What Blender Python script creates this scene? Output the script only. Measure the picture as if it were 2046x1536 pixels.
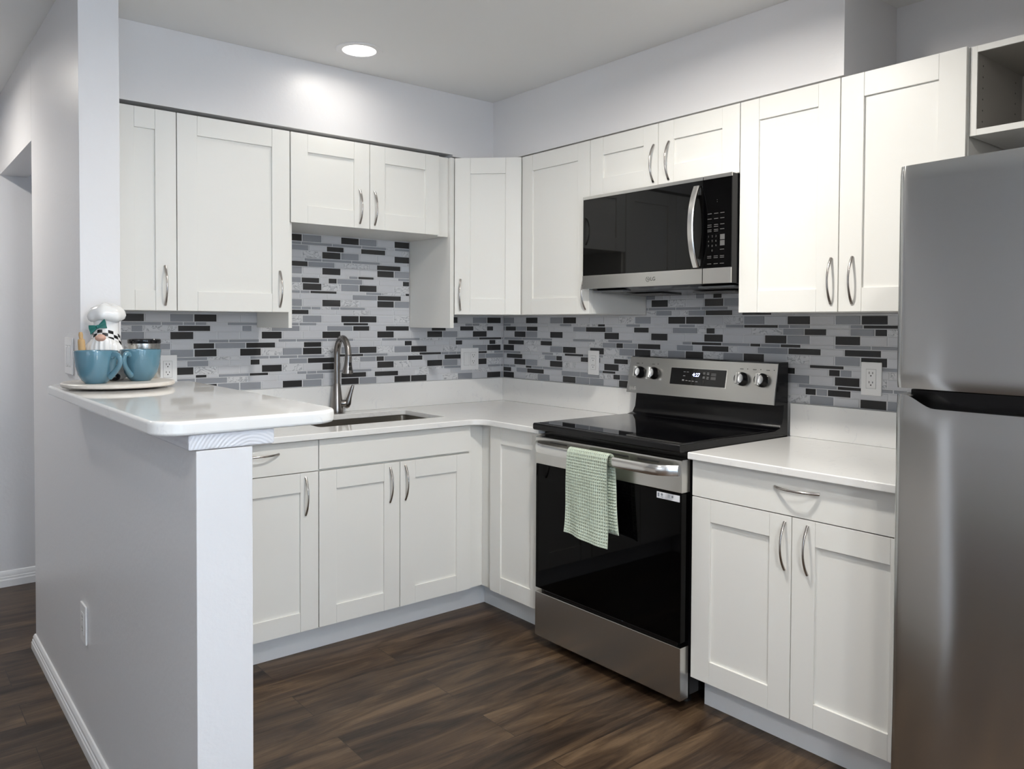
import bpy, bmesh, math, random
from math import pi, sin, cos, radians
from mathutils import Vector, Matrix

for o in list(bpy.data.objects):
    bpy.data.objects.remove(o, do_unlink=True)
SC = bpy.context.scene
COL = SC.collection

# ------------------------------------------------------------------ camera
CX, CY, CZ = -2.8355, -3.5572, 1.3376
YAW, PITCH, ROLL, FPX = .6837, -.0239, .0047, 1580.6
fw = Vector((sin(YAW) * cos(PITCH), cos(YAW) * cos(PITCH), sin(PITCH)))
rt = Vector((cos(YAW), -sin(YAW), 0))
up = rt.cross(fw)
rt2 = rt * cos(ROLL) + up * sin(ROLL)
up2 = up * cos(ROLL) - rt * sin(ROLL)
cam_d = bpy.data.cameras.new('camera')
cam = bpy.data.objects.new('camera', cam_d)
COL.objects.link(cam)
cam.matrix_world = Matrix(((rt2.x, up2.x, -fw.x, CX), (rt2.y, up2.y, -fw.y, CY), (rt2.z, up2.z, -fw.z, CZ), (0, 0, 0, 1)))
cam_d.sensor_fit = 'HORIZONTAL'
cam_d.sensor_width = 36
cam_d.lens = FPX / 2046 * 36
cam_d.shift_y = -(768 - 684.75) / 2046
cam_d.clip_start = .05
SC.camera = cam

# ------------------------------------------------------------------ view, world, daylight
SC.view_settings.view_transform = 'Standard'
SC.view_settings.look = 'None'
SC.view_settings.gamma = 1
SC.view_settings.use_curve_mapping = False
SC.view_settings.exposure = 0.15

world = bpy.data.worlds.new('world')
SC.world = world
world.use_nodes = True
bg = world.node_tree.nodes['Background']
bg.inputs[0].default_value = (.75, .86, 1, 1)
bg.inputs[1].default_value = 1.0


def area(name, loc, rot, sx, sy, power, colour):
    l = bpy.data.lights.new(name, 'AREA')
    l.shape = 'RECTANGLE'
    l.size, l.size_y = sx, sy
    l.energy = power
    l.color = colour
    o = bpy.data.objects.new(name, l)
    COL.objects.link(o)
    o.location = loc
    o.rotation_euler = rot
    return o


# daylight coming in through the glass doors and window behind the viewer
area('daylight_patio', (-2.6, -5.33, 1.1), (radians(-90), 0, 0), 2.3, 1.95, 235, (.52, .75, 1))
area('daylight_window', (-5.12, -3.4, 1.5), (0, radians(-90), 0), 1.2, 1.5, 5, (.90, .95, 1))

# ------------------------------------------------------------------ materials
_m = {}


def mat(name, col, rough=.5, metal=0., bump=None, coat=0., aniso=0., spec=.5):
    if name in _m:
        return _m[name]
    m = bpy.data.materials.new(name)
    m.use_nodes = True
    nt = m.node_tree
    b = nt.nodes['Principled BSDF']
    b.inputs['Base Color'].default_value = (*col, 1)
    b.inputs['Roughness'].default_value = rough
    b.inputs['Metallic'].default_value = metal
    b.inputs['Coat Weight'].default_value = coat
    b.inputs['Anisotropic'].default_value = aniso
    b.inputs['Specular IOR Level'].default_value = spec
    if bump:
        scale, dist, stretch = bump
        g = nt.nodes.new('ShaderNodeTexCoord')
        mp = nt.nodes.new('ShaderNodeMapping')
        mp.inputs['Scale'].default_value = stretch
        n = nt.nodes.new('ShaderNodeTexNoise')
        n.inputs['Scale'].default_value = scale
        n.inputs['Detail'].default_value = 3
        bp = nt.nodes.new('ShaderNodeBump')
        bp.inputs['Strength'].default_value = 1
        bp.inputs['Distance'].default_value = dist
        nt.links.new(g.outputs['Object'], mp.inputs[0])
        nt.links.new(mp.outputs[0], n.inputs['Vector'])
        nt.links.new(n.outputs[0], bp.inputs['Height'])
        nt.links.new(bp.outputs[0], b.inputs['Normal'])
    _m[name] = m
    return m


def ramp_mat(name, scale, stretch, stops, rough, detail=4, distort=0., coords='Object', spec=.5):
    if name in _m:
        return _m[name]
    m = mat(name, (1, 1, 1), rough, spec=spec)
    nt = m.node_tree
    b = nt.nodes['Principled BSDF']
    g = nt.nodes.new('ShaderNodeTexCoord')
    mp = nt.nodes.new('ShaderNodeMapping')
    mp.inputs['Scale'].default_value = stretch
    n = nt.nodes.new('ShaderNodeTexNoise')
    n.inputs['Scale'].default_value = scale
    n.inputs['Detail'].default_value = detail
    n.inputs['Distortion'].default_value = distort
    r = nt.nodes.new('ShaderNodeValToRGB')
    cr = r.color_ramp
    while len(cr.elements) < len(stops):
        cr.elements.new(.5)
    for e, (p, c) in zip(cr.elements, stops):
        e.position = p
        e.color = (*c, 1)
    nt.links.new(g.outputs[coords], mp.inputs[0])
    nt.links.new(mp.outputs[0], n.inputs['Vector'])
    nt.links.new(n.outputs[0], r.inputs[0])
    nt.links.new(r.outputs[0], b.inputs['Base Color'])
    return m


def emit_mat(name, col, strength):
    m = bpy.data.materials.new(name)
    m.use_nodes = True
    nt = m.node_tree
    nt.nodes.remove(nt.nodes['Principled BSDF'])
    e = nt.nodes.new('ShaderNodeEmission')
    e.inputs[0].default_value = (*col, 1)
    e.inputs[1].default_value = strength
    nt.links.new(e.outputs[0], nt.nodes['Material Output'].inputs[0])
    return m


WALL = mat('wall_paint', (.75, .745, .755), .34, bump=(60, .0006, (1, 1, 1)))
CEIL = mat('ceiling_paint', (.84, .84, .83), .7)
TRIMW = mat('trim_paint', (.82, .82, .82), .35)
CAB = mat('cabinet_white', (.80, .797, .765), .38)
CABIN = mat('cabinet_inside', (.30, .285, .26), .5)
STEEL = mat('stainless_steel', (.60, .59, .565), .24, 1, bump=(260, .00006, (1, .02, 1)))
STEELH = mat('polished_steel_bar', (.78, .77, .75), .2, 1)
STEELD = mat('fridge_steel', (.54, .54, .53), .15, 1, aniso=.92)
STEELD.node_tree.nodes['Principled BSDF'].inputs['Anisotropic Rotation'].default_value = .25
NICKEL = mat('brushed_nickel', (.50, .47, .45), .2, 1)
KNOBF = mat('knob_steel', (.42, .42, .42), .25, 1)
GUNMETAL = mat('faucet_steel', (.30, .28, .265), .26, 1)
SINKM = mat('sink_steel', (.30, .28, .25), .35, 1)
BGLASS = mat('black_glass', (.003, .003, .004), .03)
MGLASS = mat('microwave_glass', (.002, .002, .002), .03, spec=.4)
OGLASS = mat('oven_glass', (.001, .001, .0012), .03, spec=.1)
BLACK = mat('black_enamel', (.004, .004, .005), .16, spec=.3)
BLACKM = mat('black_plastic', (.012, .012, .013), .4)
GREYP = mat('grey_plastic', (.2, .21, .22), .45)
GREYB = mat('grey_painted_steel', (.14, .14, .14), .4)
PLASTIC = mat('white_plastic', (.88, .88, .88), .3)
SLOT = mat('dark_slot', (.02, .02, .02), .5)
PRINT = mat('pale_print', (.34, .34, .34), .6)
PRINTD = mat('grey_print', (.10, .10, .10), .6)
LOGO = mat('logo_grey', (.01, .01, .01), .5)
QUARTZ = ramp_mat('white_quartz', 16, (1, 1, 1), [(.0, (.82, .82, .81)), (.62, (.82, .82, .81)), (.638, (.75, .75, .76)), (.655, (.82, .82, .81)), (1, (.80, .80, .795))], .035, 6, 1.2)
MARBLE = ramp_mat('tile_marble', 16, (1, 1, 1.6), [(.0, (.60, .60, .62)), (.47, (.66, .67, .69)), (.51, (.30, .31, .34)), (.55, (.66, .67, .69)), (1, (.74, .74, .76))], .2, 6, 2.2)
TDARK = mat('tile_charcoal', (.030, .030, .032), .22)
TMID = mat('tile_mid_grey', (.30, .315, .345), .22)
TLIGHT = mat('tile_pale_grey', (.60, .61, .64), .22)
GROUT = mat('tile_grout', (.62, .63, .65), .6)
MUG = mat('blue_glaze', (.10, .215, .285), .12, coat=.4, bump=(35, .0006, (1, 1, 1)))
CERAM = mat('white_ceramic', (.80, .80, .80), .12)
TEAL = mat('teal_glaze', (.02, .17, .15), .2)
BLACKG = mat('black_glaze', (.01, .01, .012), .12)
SKIN = mat('skin_glaze', (.62, .38, .30), .25)
WOOD = ramp_mat('rolling_pin_wood', 30, (1, 1, .2), [(0, (.42, .25, .10)), (1, (.66, .45, .22))], .45)
BOARD = ramp_mat('tray_wood', 9, (1, 5, 1), [(0, (.52, .47, .42)), (.5, (.66, .62, .57)), (1, (.74, .71, .68))], .35, 5)
TOWEL = mat('sage_cotton', (.50, .565, .475), .95, spec=.1)
CAPWOOD = mat('painted_pine', (.74, .75, .79), .4)

# painted end grain of the board under the bar
_nt = CAPWOOD.node_tree
_w = _nt.nodes.new('ShaderNodeTexWave')
_w.wave_type = 'RINGS'
_w.rings_direction = 'Y'
_w.inputs['Scale'].default_value = 42
_w.inputs['Distortion'].default_value = 1.5
_w.inputs['Detail'].default_value = 1
_tc = _nt.nodes.new('ShaderNodeTexCoord')
_mp = _nt.nodes.new('ShaderNodeMapping')
_mp.inputs['Location'].default_value = (2.20, 0, -1.03)
_b = _nt.nodes.new('ShaderNodeBump')
_b.inputs['Distance'].default_value = .0012
_b.inputs['Strength'].default_value = .6
_nt.links.new(_tc.outputs['Object'], _mp.inputs[0])
_nt.links.new(_mp.outputs[0], _w.inputs['Vector'])
_nt.links.new(_w.outputs[0], _b.inputs['Height'])
_nt.links.new(_b.outputs[0], _nt.nodes['Principled BSDF'].inputs['Normal'])


def floor_material():
    m = mat('vinyl_planks', (.1, .06, .04), .36, spec=.3)
    nt = m.node_tree
    N, L = nt.nodes, nt.links
    b = N['Principled BSDF']
    tc = N.new('ShaderNodeTexCoord')
    br = N.new('ShaderNodeTexBrick')
    br.offset = .37
    br.inputs['Scale'].default_value = 1
    br.inputs['Brick Width'].default_value = 1.22
    br.inputs['Row Height'].default_value = .178
    br.inputs['Mortar Size'].default_value = .0012
    br.inputs['Mortar Smooth'].default_value = .2
    br.inputs['Color1'].default_value = (0, 0, 0, 1)
    br.inputs['Color2'].default_value = (1, 1, 1, 1)
    br.inputs['Mortar'].default_value = (.5, .5, .5, 1)
    L.new(tc.outputs['Object'], br.inputs['Vector'])
    # shift the grain from plank to plank
    sc = N.new('ShaderNodeVectorMath')
    sc.operation = 'SCALE'
    sc.inputs['Scale'].default_value = 7.3
    L.new(br.outputs['Color'], sc.inputs[0])
    ad = N.new('ShaderNodeVectorMath')
    ad.operation = 'ADD'
    L.new(tc.outputs['Object'], ad.inputs[0])
    L.new(sc.outputs[0], ad.inputs[1])
    mp = N.new('ShaderNodeMapping')
    mp.inputs['Scale'].default_value = (1.0, 6.5, 1)
    L.new(ad.outputs[0], mp.inputs[0])
    n1 = N.new('ShaderNodeTexNoise')
    n1.inputs['Scale'].default_value = 1.6
    n1.inputs['Detail'].default_value = 8
    n1.inputs['Roughness'].default_value = .62
    n1.inputs['Distortion'].default_value = 1.1
    L.new(mp.outputs[0], n1.inputs['Vector'])
    mp2 = N.new('ShaderNodeMapping')
    mp2.inputs['Scale'].default_value = (4, 90, 1)
    L.new(ad.outputs[0], mp2.inputs[0])
    n2 = N.new('ShaderNodeTexNoise')
    n2.inputs['Scale'].default_value = 1.5
    n2.inputs['Detail'].default_value = 3
    L.new(mp2.outputs[0], n2.inputs['Vector'])
    mixv = N.new('ShaderNodeMath')
    mixv.operation = 'MULTIPLY_ADD'
    mixv.inputs[1].default_value = .16
    L.new(n2.outputs[0], mixv.inputs[0])
    L.new(n1.outputs[0], mixv.inputs[2])
    mix3 = N.new('ShaderNodeMath')
    mix3.operation = 'MULTIPLY_ADD'
    mix3.inputs[1].default_value = .10
    L.new(br.outputs['Color'], mix3.inputs[0])
    L.new(mixv.outputs[0], mix3.inputs[2])
    r = N.new('ShaderNodeValToRGB')
    cr = r.color_ramp
    for p, c in ((.43, (.014, .009, .006)), (.56, (.040, .024, .015)), (.68, (.078, .049, .028)), (.84, (.150, .098, .058))):
        e = cr.elements.new(p)
        e.color = (*c, 1)
    cr.elements.remove(cr.elements[0])
    cr.elements.remove(cr.elements[-1])
    L.new(mix3.outputs[0], r.inputs[0])
    dk = N.new('ShaderNodeMix')
    dk.data_type = 'RGBA'
    dk.inputs['B'].default_value = (.018, .012, .009, 1)
    L.new(br.outputs['Fac'], dk.inputs['Factor'])
    L.new(r.outputs[0], dk.inputs['A'])
    L.new(dk.outputs['Result'], b.inputs['Base Color'])
    bp = N.new('ShaderNodeBump')
    bp.inputs['Distance'].default_value = .0008
    bp.inputs['Strength'].default_value = .5
    L.new(n2.outputs[0], bp.inputs['Height'])
    L.new(bp.outputs[0], b.inputs['Normal'])
    return m


# ------------------------------------------------------------------ mesh helpers
class MB:
    def __init__(s):
        s.v, s.f, s.mi, s.wn = [], [], [], False

    def add(s, verts, faces, mi=0):
        k = len(s.v)
        s.v += [tuple(p) for p in verts]
        s.f += [tuple(i + k for i in f) for f in faces]
        s.mi += [mi] * len(faces)
        return s

    def bm(s, b, mi=0, mtx=None):
        b.verts.index_update()
        s.add([(mtx @ v.co) if mtx else v.co for v in b.verts], [[v.index for v in f.verts] for f in b.faces], mi)
        b.free()
        return s

    def box(s, x0, x1, y0, y1, z0, z1, bev=0., mi=0, seg=2, mtx=None):
        b = bmesh.new()
        bmesh.ops.create_cube(b, size=1)
        for v in b.verts:
            v.co = Vector(((x0 + x1) / 2 + v.co.x * (x1 - x0), (y0 + y1) / 2 + v.co.y * (y1 - y0), (z0 + z1) / 2 + v.co.z * (z1 - z0)))
        if bev:
            s.wn = True
            bmesh.ops.bevel(b, geom=b.edges[:], offset=bev, segments=seg, profile=.5, affect='EDGES')
        return s.bm(b, mi, mtx)

    def prism(s, poly, axis, a0, a1, bev=0., mi=0, seg=2):
        """poly of 2-D points, extruded along axis from a0 to a1 (x: poly is (y,z); y: (x,z); z: (x,y))."""
        b = bmesh.new()

        def P(p, a):
            return (a, p[0], p[1]) if axis == 'x' else (p[0], a, p[1]) if axis == 'y' else (p[0], p[1], a)
        lo = [b.verts.new(P(p, a0)) for p in poly]
        hi = [b.verts.new(P(p, a1)) for p in poly]
        n = len(poly)
        b.faces.new(lo)
        b.faces.new(hi)
        for i in range(n):
            b.faces.new((lo[i], lo[(i + 1) % n], hi[(i + 1) % n], hi[i]))
        bmesh.ops.recalc_face_normals(b, faces=b.faces[:])
        if bev:
            s.wn = True
            es = [e for e in b.edges if len(e.link_faces) == 2 and e.calc_face_angle(0) > .6]
            bmesh.ops.bevel(b, geom=es, offset=bev, segments=seg, profile=.5, affect='EDGES')
        return s.bm(b, mi)

    def slab(s, outer, holes, z0, z1, bev=0., mi=0, seg=3):
        b = bmesh.new()
        es = []
        for lp in [outer] + holes:
            vs = [b.verts.new((x, y, z0)) for x, y in lp]
            es += [b.edges.new((vs[i], vs[(i + 1) % len(vs)])) for i in range(len(vs))]
        bmesh.ops.triangle_fill(b, use_beauty=True, use_dissolve=False, edges=es)
        r = bmesh.ops.extrude_face_region(b, geom=b.faces[:])
        for e in r['geom']:
            if isinstance(e, bmesh.types.BMVert):
                e.co.z = z1
        bmesh.ops.recalc_face_normals(b, faces=b.faces[:])
        if bev:
            s.wn = True
            es = [e for e in b.edges if len(e.link_faces) == 2 and e.calc_face_angle(0) > 1. and abs(e.verts[0].co.z - e.verts[1].co.z) < 1e-6]
            bmesh.ops.bevel(b, geom=es, offset=bev, segments=seg, profile=.5, affect='EDGES')
        return s.bm(b, mi)

    def lathe(s, prof, c=(0, 0, 0), axis='z', seg=40, mi=0, fn=None, mi_fn=None, close=False):
        """prof: (r, h) points; axis the direction of h; fn(a, k, r, h)->(r, h) shapes it."""
        vs, fs, ms = [], [], []
        n = len(prof)
        for k, (r, h) in enumerate(prof):
            for i in range(seg):
                a = 2 * pi * i / seg
                rr, hh = fn(a, k, r, h) if fn else (r, h)
                x, y = rr * cos(a), rr * sin(a)
                p = {'z': (x, y, hh), 'x': (hh, x, y), '-x': (-hh, -x, y), 'y': (y, hh, x), '-y': (-x, -hh, y)}[axis]
                vs.append((c[0] + p[0], c[1] + p[1], c[2] + p[2]))
        for k in range(n - 1):
            for i in range(seg):
                j = (i + 1) % seg
                fs.append((k * seg + i, k * seg + j, (k + 1) * seg + j, (k + 1) * seg + i))
                ms.append(mi_fn(k, i) if mi_fn else mi)
        if prof[0][0] > 1e-5:
            fs.append(tuple(range(seg))[::-1])
            ms.append(mi)
        if prof[-1][0] > 1e-5 and not close:
            fs.append(tuple((n - 1) * seg + i for i in range(seg)))
            ms.append(mi)
        k0 = len(s.v)
        s.v += vs
        s.f += [tuple(i + k0 for i in f) for f in fs]
        s.mi += ms
        return s

    def tube(s, pts, rad, seg=12, mi=0, flat=1., upv=(0, 0, 1), caps=True):
        """a tube along pts, rad one number or one per point; flat squashes it along the second axis"""
        pts = [Vector(p) for p in pts]
        n = len(pts)
        rad = [rad] * n if not hasattr(rad, '__len__') else rad
        vs, fs = [], []
        ref = Vector(upv)
        for k, p in enumerate(pts):
            t = (pts[min(k + 1, n - 1)] - pts[max(k - 1, 0)]).normalized()
            a = ref - t * ref.dot(t)
            if a.length < 1e-4:
                a = t.orthogonal()
            a.normalize()
            bb = t.cross(a)
            ref = a
            for i in range(seg):
                w = 2 * pi * i / seg
                vs.append(p + a * cos(w) * rad[k] + bb * sin(w) * rad[k] * flat)
        for k in range(n - 1):
            for i in range(seg):
                j = (i + 1) % seg
                fs.append((k * seg + i, k * seg + j, (k + 1) * seg + j, (k + 1) * seg + i))
        if caps:
            fs.append(tuple(range(seg))[::-1])
            fs.append(tuple((n - 1) * seg + i for i in range(seg)))
        return s.add(vs, fs, mi)

    def grid(s, rows, mi=0, wrap=False):
        nr, nc = len(rows), len(rows[0])
        fs = []
        for i in range(nr - 1):
            for j in range(nc - 1 + (1 if wrap else 0)):
                fs.append((i * nc + j, i * nc + (j + 1) % nc, (i + 1) * nc + (j + 1) % nc, (i + 1) * nc + j))
        return s.add([p for r in rows for p in r], fs, mi)

    def text(s, body, mtx, size, depth=.0006, mi=0, align='CENTER'):
        cu = bpy.data.curves.new('t', 'FONT')
        cu.body = body
        cu.size = size
        cu.align_x = align
        cu.align_y = 'CENTER'
        cu.extrude = depth
        o = bpy.data.objects.new('t', cu)
        COL.objects.link(o)
        dg = bpy.context.evaluated_depsgraph_get()
        me = bpy.data.meshes.new_from_object(o.evaluated_get(dg))
        s.add([mtx @ v.co for v in me.vertices], [tuple(p.vertices) for p in me.polygons], mi)
        bpy.data.objects.remove(o)
        bpy.data.curves.remove(cu)
        bpy.data.meshes.remove(me)
        return s

    def build(s, name, mats, parent=None, angle=38, loc=None):
        me = bpy.data.meshes.new(name)
        me.from_pydata(s.v, [], s.f)
        mats = mats if isinstance(mats, (list, tuple)) else [mats]
        for m in mats:
            me.materials.append(m)
        me.polygons.foreach_set('material_index', s.mi)
        b = bmesh.new()
        b.from_mesh(me)
        bmesh.ops.recalc_face_normals(b, faces=b.faces[:])
        b.to_mesh(me)
        b.free()
        me.polygons.foreach_set('use_smooth', [True] * len(me.polygons))
        if angle is not None:
            me.set_sharp_from_angle(angle=radians(angle))
        me.update()
        o = bpy.data.objects.new(name, me)
        COL.objects.link(o)
        if s.wn:
            wn_ = o.modifiers.new('weighted_normals', 'WEIGHTED_NORMAL')
            wn_.keep_sharp = True
            wn_.weight = 80
        if parent:
            o.parent = parent
        if loc:
            o.location = loc
        return o


def tag(o, label, cat, group=None):
    o['label'], o['category'] = label, cat
    if group:
        o['group'] = group
    return o


def thing(name, label, cat, loc=(0, 0, 0), rotz=0., group=None):
    o = bpy.data.objects.new(name, None)
    o.empty_display_size = .05
    COL.objects.link(o)
    o.location = loc
    o.rotation_euler = (0, 0, rotz)
    return tag(o, label, cat, group)


def struct(o):
    o['kind'] = 'structure'
    return o


def arc(cx, cy, r, a0, a1, n):
    return [(cx + r * cos(radians(a0 + (a1 - a0) * i / n)), cy + r * sin(radians(a0 + (a1 - a0) * i / n))) for i in range(n + 1)]


def rrect(x0, x1, y0, y1, r, n=6):
    return arc(x1 - r, y1 - r, r, 0, 90, n) + arc(x0 + r, y1 - r, r, 90, 180, n) + arc(x0 + r, y0 + r, r, 180, 270, n) + arc(x1 - r, y0 + r, r, 270, 360, n)


# ------------------------------------------------------------------ the room
XW, PW = -2.315, -2.196          # faces of the partition wall
CZT = 2.458                      # ceiling height
YB = .157                        # hall-side end of the partition wall
struct(MB().box(-5.2, .12, -5.42, 1.25, -.05, 0).build('floor', floor_material()))
struct(MB().box(-5.2, .12, -5.42, 1.25, CZT, CZT + .06).build('ceiling', CEIL))
w = MB()
# partition: full height behind the post line, pony height in front, door head over the passage
w.prism([(YB, 0), (YB, CZT), (-.76, CZT), (-.76, 1.073), (-1.892, 1.073), (-1.892, 0)], 'x', XW, PW, bev=.003)
w.box(XW, PW, YB, 1.13, 2.068, CZT)
struct(w.build('wall_partition', WALL))
struct(MB().box(PW, .12, 0, YB, 0, CZT).build('wall_back', WALL))
struct(MB().box(-5.2, .12, 1.13, 1.25, 0, CZT).build('wall_hall', WALL))
struct(MB().box(0, .12, -5.42, 0, 0, CZT).build('wall_right', WALL))
struct(MB().box(-1.55, -.001, -3.57, -3.45, 0, CZT - .0005).build('wall_light_blocker', WALL))  # unseen wall added to keep patio daylight off the soffit end
w = MB()
w.box(-5.32, -5.2, -5.42, -4.1, 0, CZT).box(-5.32, -5.2, -2.7, 1.25, 0, CZT).box(-5.32, -5.2, -4.1, -2.7, 0, .75).box(-5.32, -5.2, -4.1, -2.7, 2.3, CZT)
struct(w.build('wall_left', WALL))
w = MB()
w.box(-5.2, -3.8, -5.54, -5.42, 0, CZT).box(-1.4, .12, -5.54, -5.42, 0, CZT).box(-3.8, -1.4, -5.54, -5.42, 2.08, CZT)
struct(w.build('wall_front', WALL))
w = MB()
for x0, x1 in ((-3.8, -3.73), (-2.64, -2.56), (-1.47, -1.4)):
    w.box(x0, x1, -5.5, -5.44, 0, 2.08, .004)
w.box(-3.8, -1.4, -5.5, -5.44, 2.02, 2.08, .004).box(-3.8, -1.4, -5.5, -5.44, 0, .07, .004)
d1 = struct(w.build('door_1', TRIMW))
GLASS = mat('window_glass', (1, 1, 1), 0.)
GLASS.node_tree.nodes['Principled BSDF'].inputs['Transmission Weight'].default_value = 1
MB().box(-3.73, -1.47, -5.475, -5.469, .07, 2.02).build('pane', GLASS, d1)
w = MB()
w.box(-5.29, -5.23, -4.1, -4.04, .75, 2.3, .004).box(-5.29, -5.23, -2.76, -2.7, .75, 2.3, .004)
w.box(-5.29, -5.23, -4.1, -2.7, .75, .82, .004).box(-5.29, -5.23, -4.1, -2.7, 2.24, 2.3, .004).box(-5.29, -5.23, -4.1, -2.7, 1.5, 1.55, .004)
wn = struct(w.build('window_1', TRIMW))
MB().box(-5.263, -5.257, -4.04, -2.76, .82, 2.24).build('pane', GLASS, wn)

# boxed-in soffit above the cabinets
SF = .36
struct(MB().slab([(PW, -.001), (PW, -SF), (-.61, -SF), (-.61, -.001)], [], 2.162, CZT - .0005).build('wall_soffit', WALL))
sof = [(-.61, -.001), (-.61, -SF), (-SF, -SF), (-SF, -2.224), (-.001, -2.224), (-.001, -.001)]
struct(MB().slab(sof, [], 2.153, CZT - .0005).build('wall_soffit', WALL))


def baseboard(name, path, h, t):
    """path: plan points of the wall face, room side to the right of the walking direction"""
    prof = [(0, 0), (t, 0), (t, h * .42), (t * .8, h * .5), (t * .8, h * .60), (t * .62, h * .66), (t * .62, h * .8), (t * .3, h * .97), (.0, h)]
    n = len(path)
    rows = []
    for k, p in enumerate(path):
        p = Vector(p)
        d0 = (Vector(path[k]) - Vector(path[k - 1])).normalized() if k else None
        d1 = (Vector(path[k + 1]) - p).normalized() if k < n - 1 else None
        d0, d1 = d0 or d1, d1 or d0
        n0, n1 = Vector((d0.y, -d0.x)), Vector((d1.y, -d1.x))
        m = (n0 + n1) / (1 + n0.dot(n1))
        rows.append([(p.x + m.x * a, p.y + m.y * a, b) for a, b in prof])
    mb = MB().grid(rows)
    return struct(mb.build(name, TRIMW, angle=20))


baseboard('baseboard_partition', [(XW, -1.892), (XW, YB), (PW, YB)][::-1], .062, .015)
baseboard('baseboard_hall', [(-5.2, 1.13), (0, 1.13)], .08, .013)

# ------------------------------------------------------------------ downlights
LENS = emit_mat('lamp_lens', (1, .96, .9), 9)


def downlight(x, y, power, label, colour=(1, .95, .88), spread=170):
    t = thing('recessed_light', label, 'ceiling light', (x, y, CZT), group='recessed ceiling lights')
    MB().lathe([(.067, -.001), (.069, -.004), (.082, -.0055), (.093, -.004), (.0955, -.0005)], seg=56).build('trim_ring', TRIMW, t)
    MB().lathe([(.0, -.0035), (.04, -.0034), (.068, -.0022)], seg=48, close=True).build('lens', LENS, t)
    l = bpy.data.lights.new('downlight', 'AREA')
    l.shape = 'DISK'
    l.size = .13
    l.energy = power
    l.color = colour
    l.spread = radians(spread)
    o = bpy.data.objects.new('downlight_beam', l)
    COL.objects.link(o)
    o.parent = t
    o.location = (0, 0, -.012)
    return t


downlight(-1.257, -.619, 1.2, 'glowing recessed ceiling light near the soffit above the sink')
downlight(-1.25, -1.95, 21, 'recessed ceiling light over the middle of the kitchen floor')
downlight(-1.75, -3.3, 12, 'added out-of-view recessed ceiling light in the dining end near the fridge')  # added out of view, stands in for other room lighting
downlight(-2.95, .45, 12, 'recessed ceiling light in the hall before the passage')
downlight(-3.4, -2.6, 5, 'added out-of-view recessed ceiling light over the living side of the half wall')  # unseen light added to brighten the half wall's living face

# added glowing globe behind the viewer, fills soffit and ceiling with light
t = thing('fill_globe', 'added out-of-view glowing fill globe hung in the dining end', 'fill_light', (-2.55, -4.55, 1.72))
MB().lathe([(.0, -.13), (.05, -.12), (.1, -.083), (.125, -.03), (.13, 0), (.125, .03), (.1, .083), (.05, .12), (.02, .128)], seg=40, close=True).build('globe', emit_mat('fill_glow', (1, .96, .91), 88), t)
MB().lathe([(.02, .128), (.035, .13), (.035, .15), (.003, .155), (.003, .72), (.05, .722), (.05, .737)], seg=24).build('cord', NICKEL, t)

# ------------------------------------------------------------------ cabinet parts
ST = .076                        # shaker frame width


def handle(parent, x, y, z, horiz=False, length=.15, mx=0.):
    """bow pull; (x, y, z) its middle on the front face, front is -y"""
    n = 20
    pts, rad = [], []
    for i in range(n + 1):
        s_ = -1 + 2 * i / n
        o = .0255 * (1 - abs(s_) ** 2.1) + .002
        d = s_ * length / 2
        pts.append((x + d, y - o, z) if horiz else (x, y - o, z + d))
        rad.append(.0033 + .0018 * abs(s_) ** 1.5)
    return MB().tube(pts, rad, 10, flat=.8, upv=(0, 0, 1) if horiz else (1, 0, 0)).build('handle', NICKEL, parent)


def shaker(parent, x0, x1, z0, z1, yf, name='door'):
    """shaker door, front plane y=-yf, 19 mm thick, gaps included in the sizes given"""
    g = .0016
    x0, x1, z0, z1 = x0 + g, x1 - g, z0 + g, z1 - g
    f, b = -yf, -yf + .0185
    m = MB()
    m.box(x0, x0 + ST, f, b, z0, z1, .0011)
    m.box(x1 - ST, x1, f, b, z0, z1, .0011)
    m.box(x0 + ST + .0004, x1 - ST - .0004, f + .0005, b, z1 - ST, z1, .0011)
    m.box(x0 + ST + .0004, x1 - ST - .0004, f + .0005, b, z0, z0 + ST, .0011)
    m.box(x0 + ST - .006, x1 - ST + .006, f + .0085, b - .002, z0 + ST - .006, z1 - ST + .006)
    return m.build(name, CAB, parent)


def slabfront(parent, x0, x1, z0, z1, yf, name='drawer'):
    g = .0016
    return MB().box(x0 + g, x1 - g, -yf, -yf + .0185, z0 + g, z1 - g, .0012).build(name, CAB, parent)


def carcass(parent, x0, x1, depth, z0, z1):
    return MB().box(x0 + .0006, x1 - .0006, -depth, -.003, z0, z1, .0008).build('body', CAB, parent)


R90 = -pi / 2
UD, UF = .3585, .378             # upper cabinets: box depth, door face
UZ0, UZ1 = 1.381, 2.1425
HZ = 1.478                       # handle middle on the tall uppers

# --- uppers on the back wall
c = thing('upper_cabinet', 'slim one-door upper cabinet tucked against the post', 'cabinet', (-2.1375, 0, 0))
carcass(c, 0, .2285, UD, UZ0 + .003, UZ1)
d = shaker(c, 0, .2285, UZ0, UZ1, UF)
handle(d, .2285 - .044, -UF, HZ)
MB().box(-.0565, 0, -UD, -UD + .018, UZ0 + .003, UZ1, .0008).build('filler', CAB, c)

c = thing('upper_cabinet', 'wide one-door upper cabinet between the slim one and the sink opening', 'cabinet', (-1.909, 0, 0))
carcass(c, 0, .457, UD, UZ0 + .003, UZ1)
d = shaker(c, 0, .457, UZ0, UZ1, UF)
handle(d, .457 - .046, -UF, HZ)
MB().box(.4575, .473, -.3585, -.0065, 1.316, UZ1, .0008).build('side_panel', CAB, c)

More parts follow.
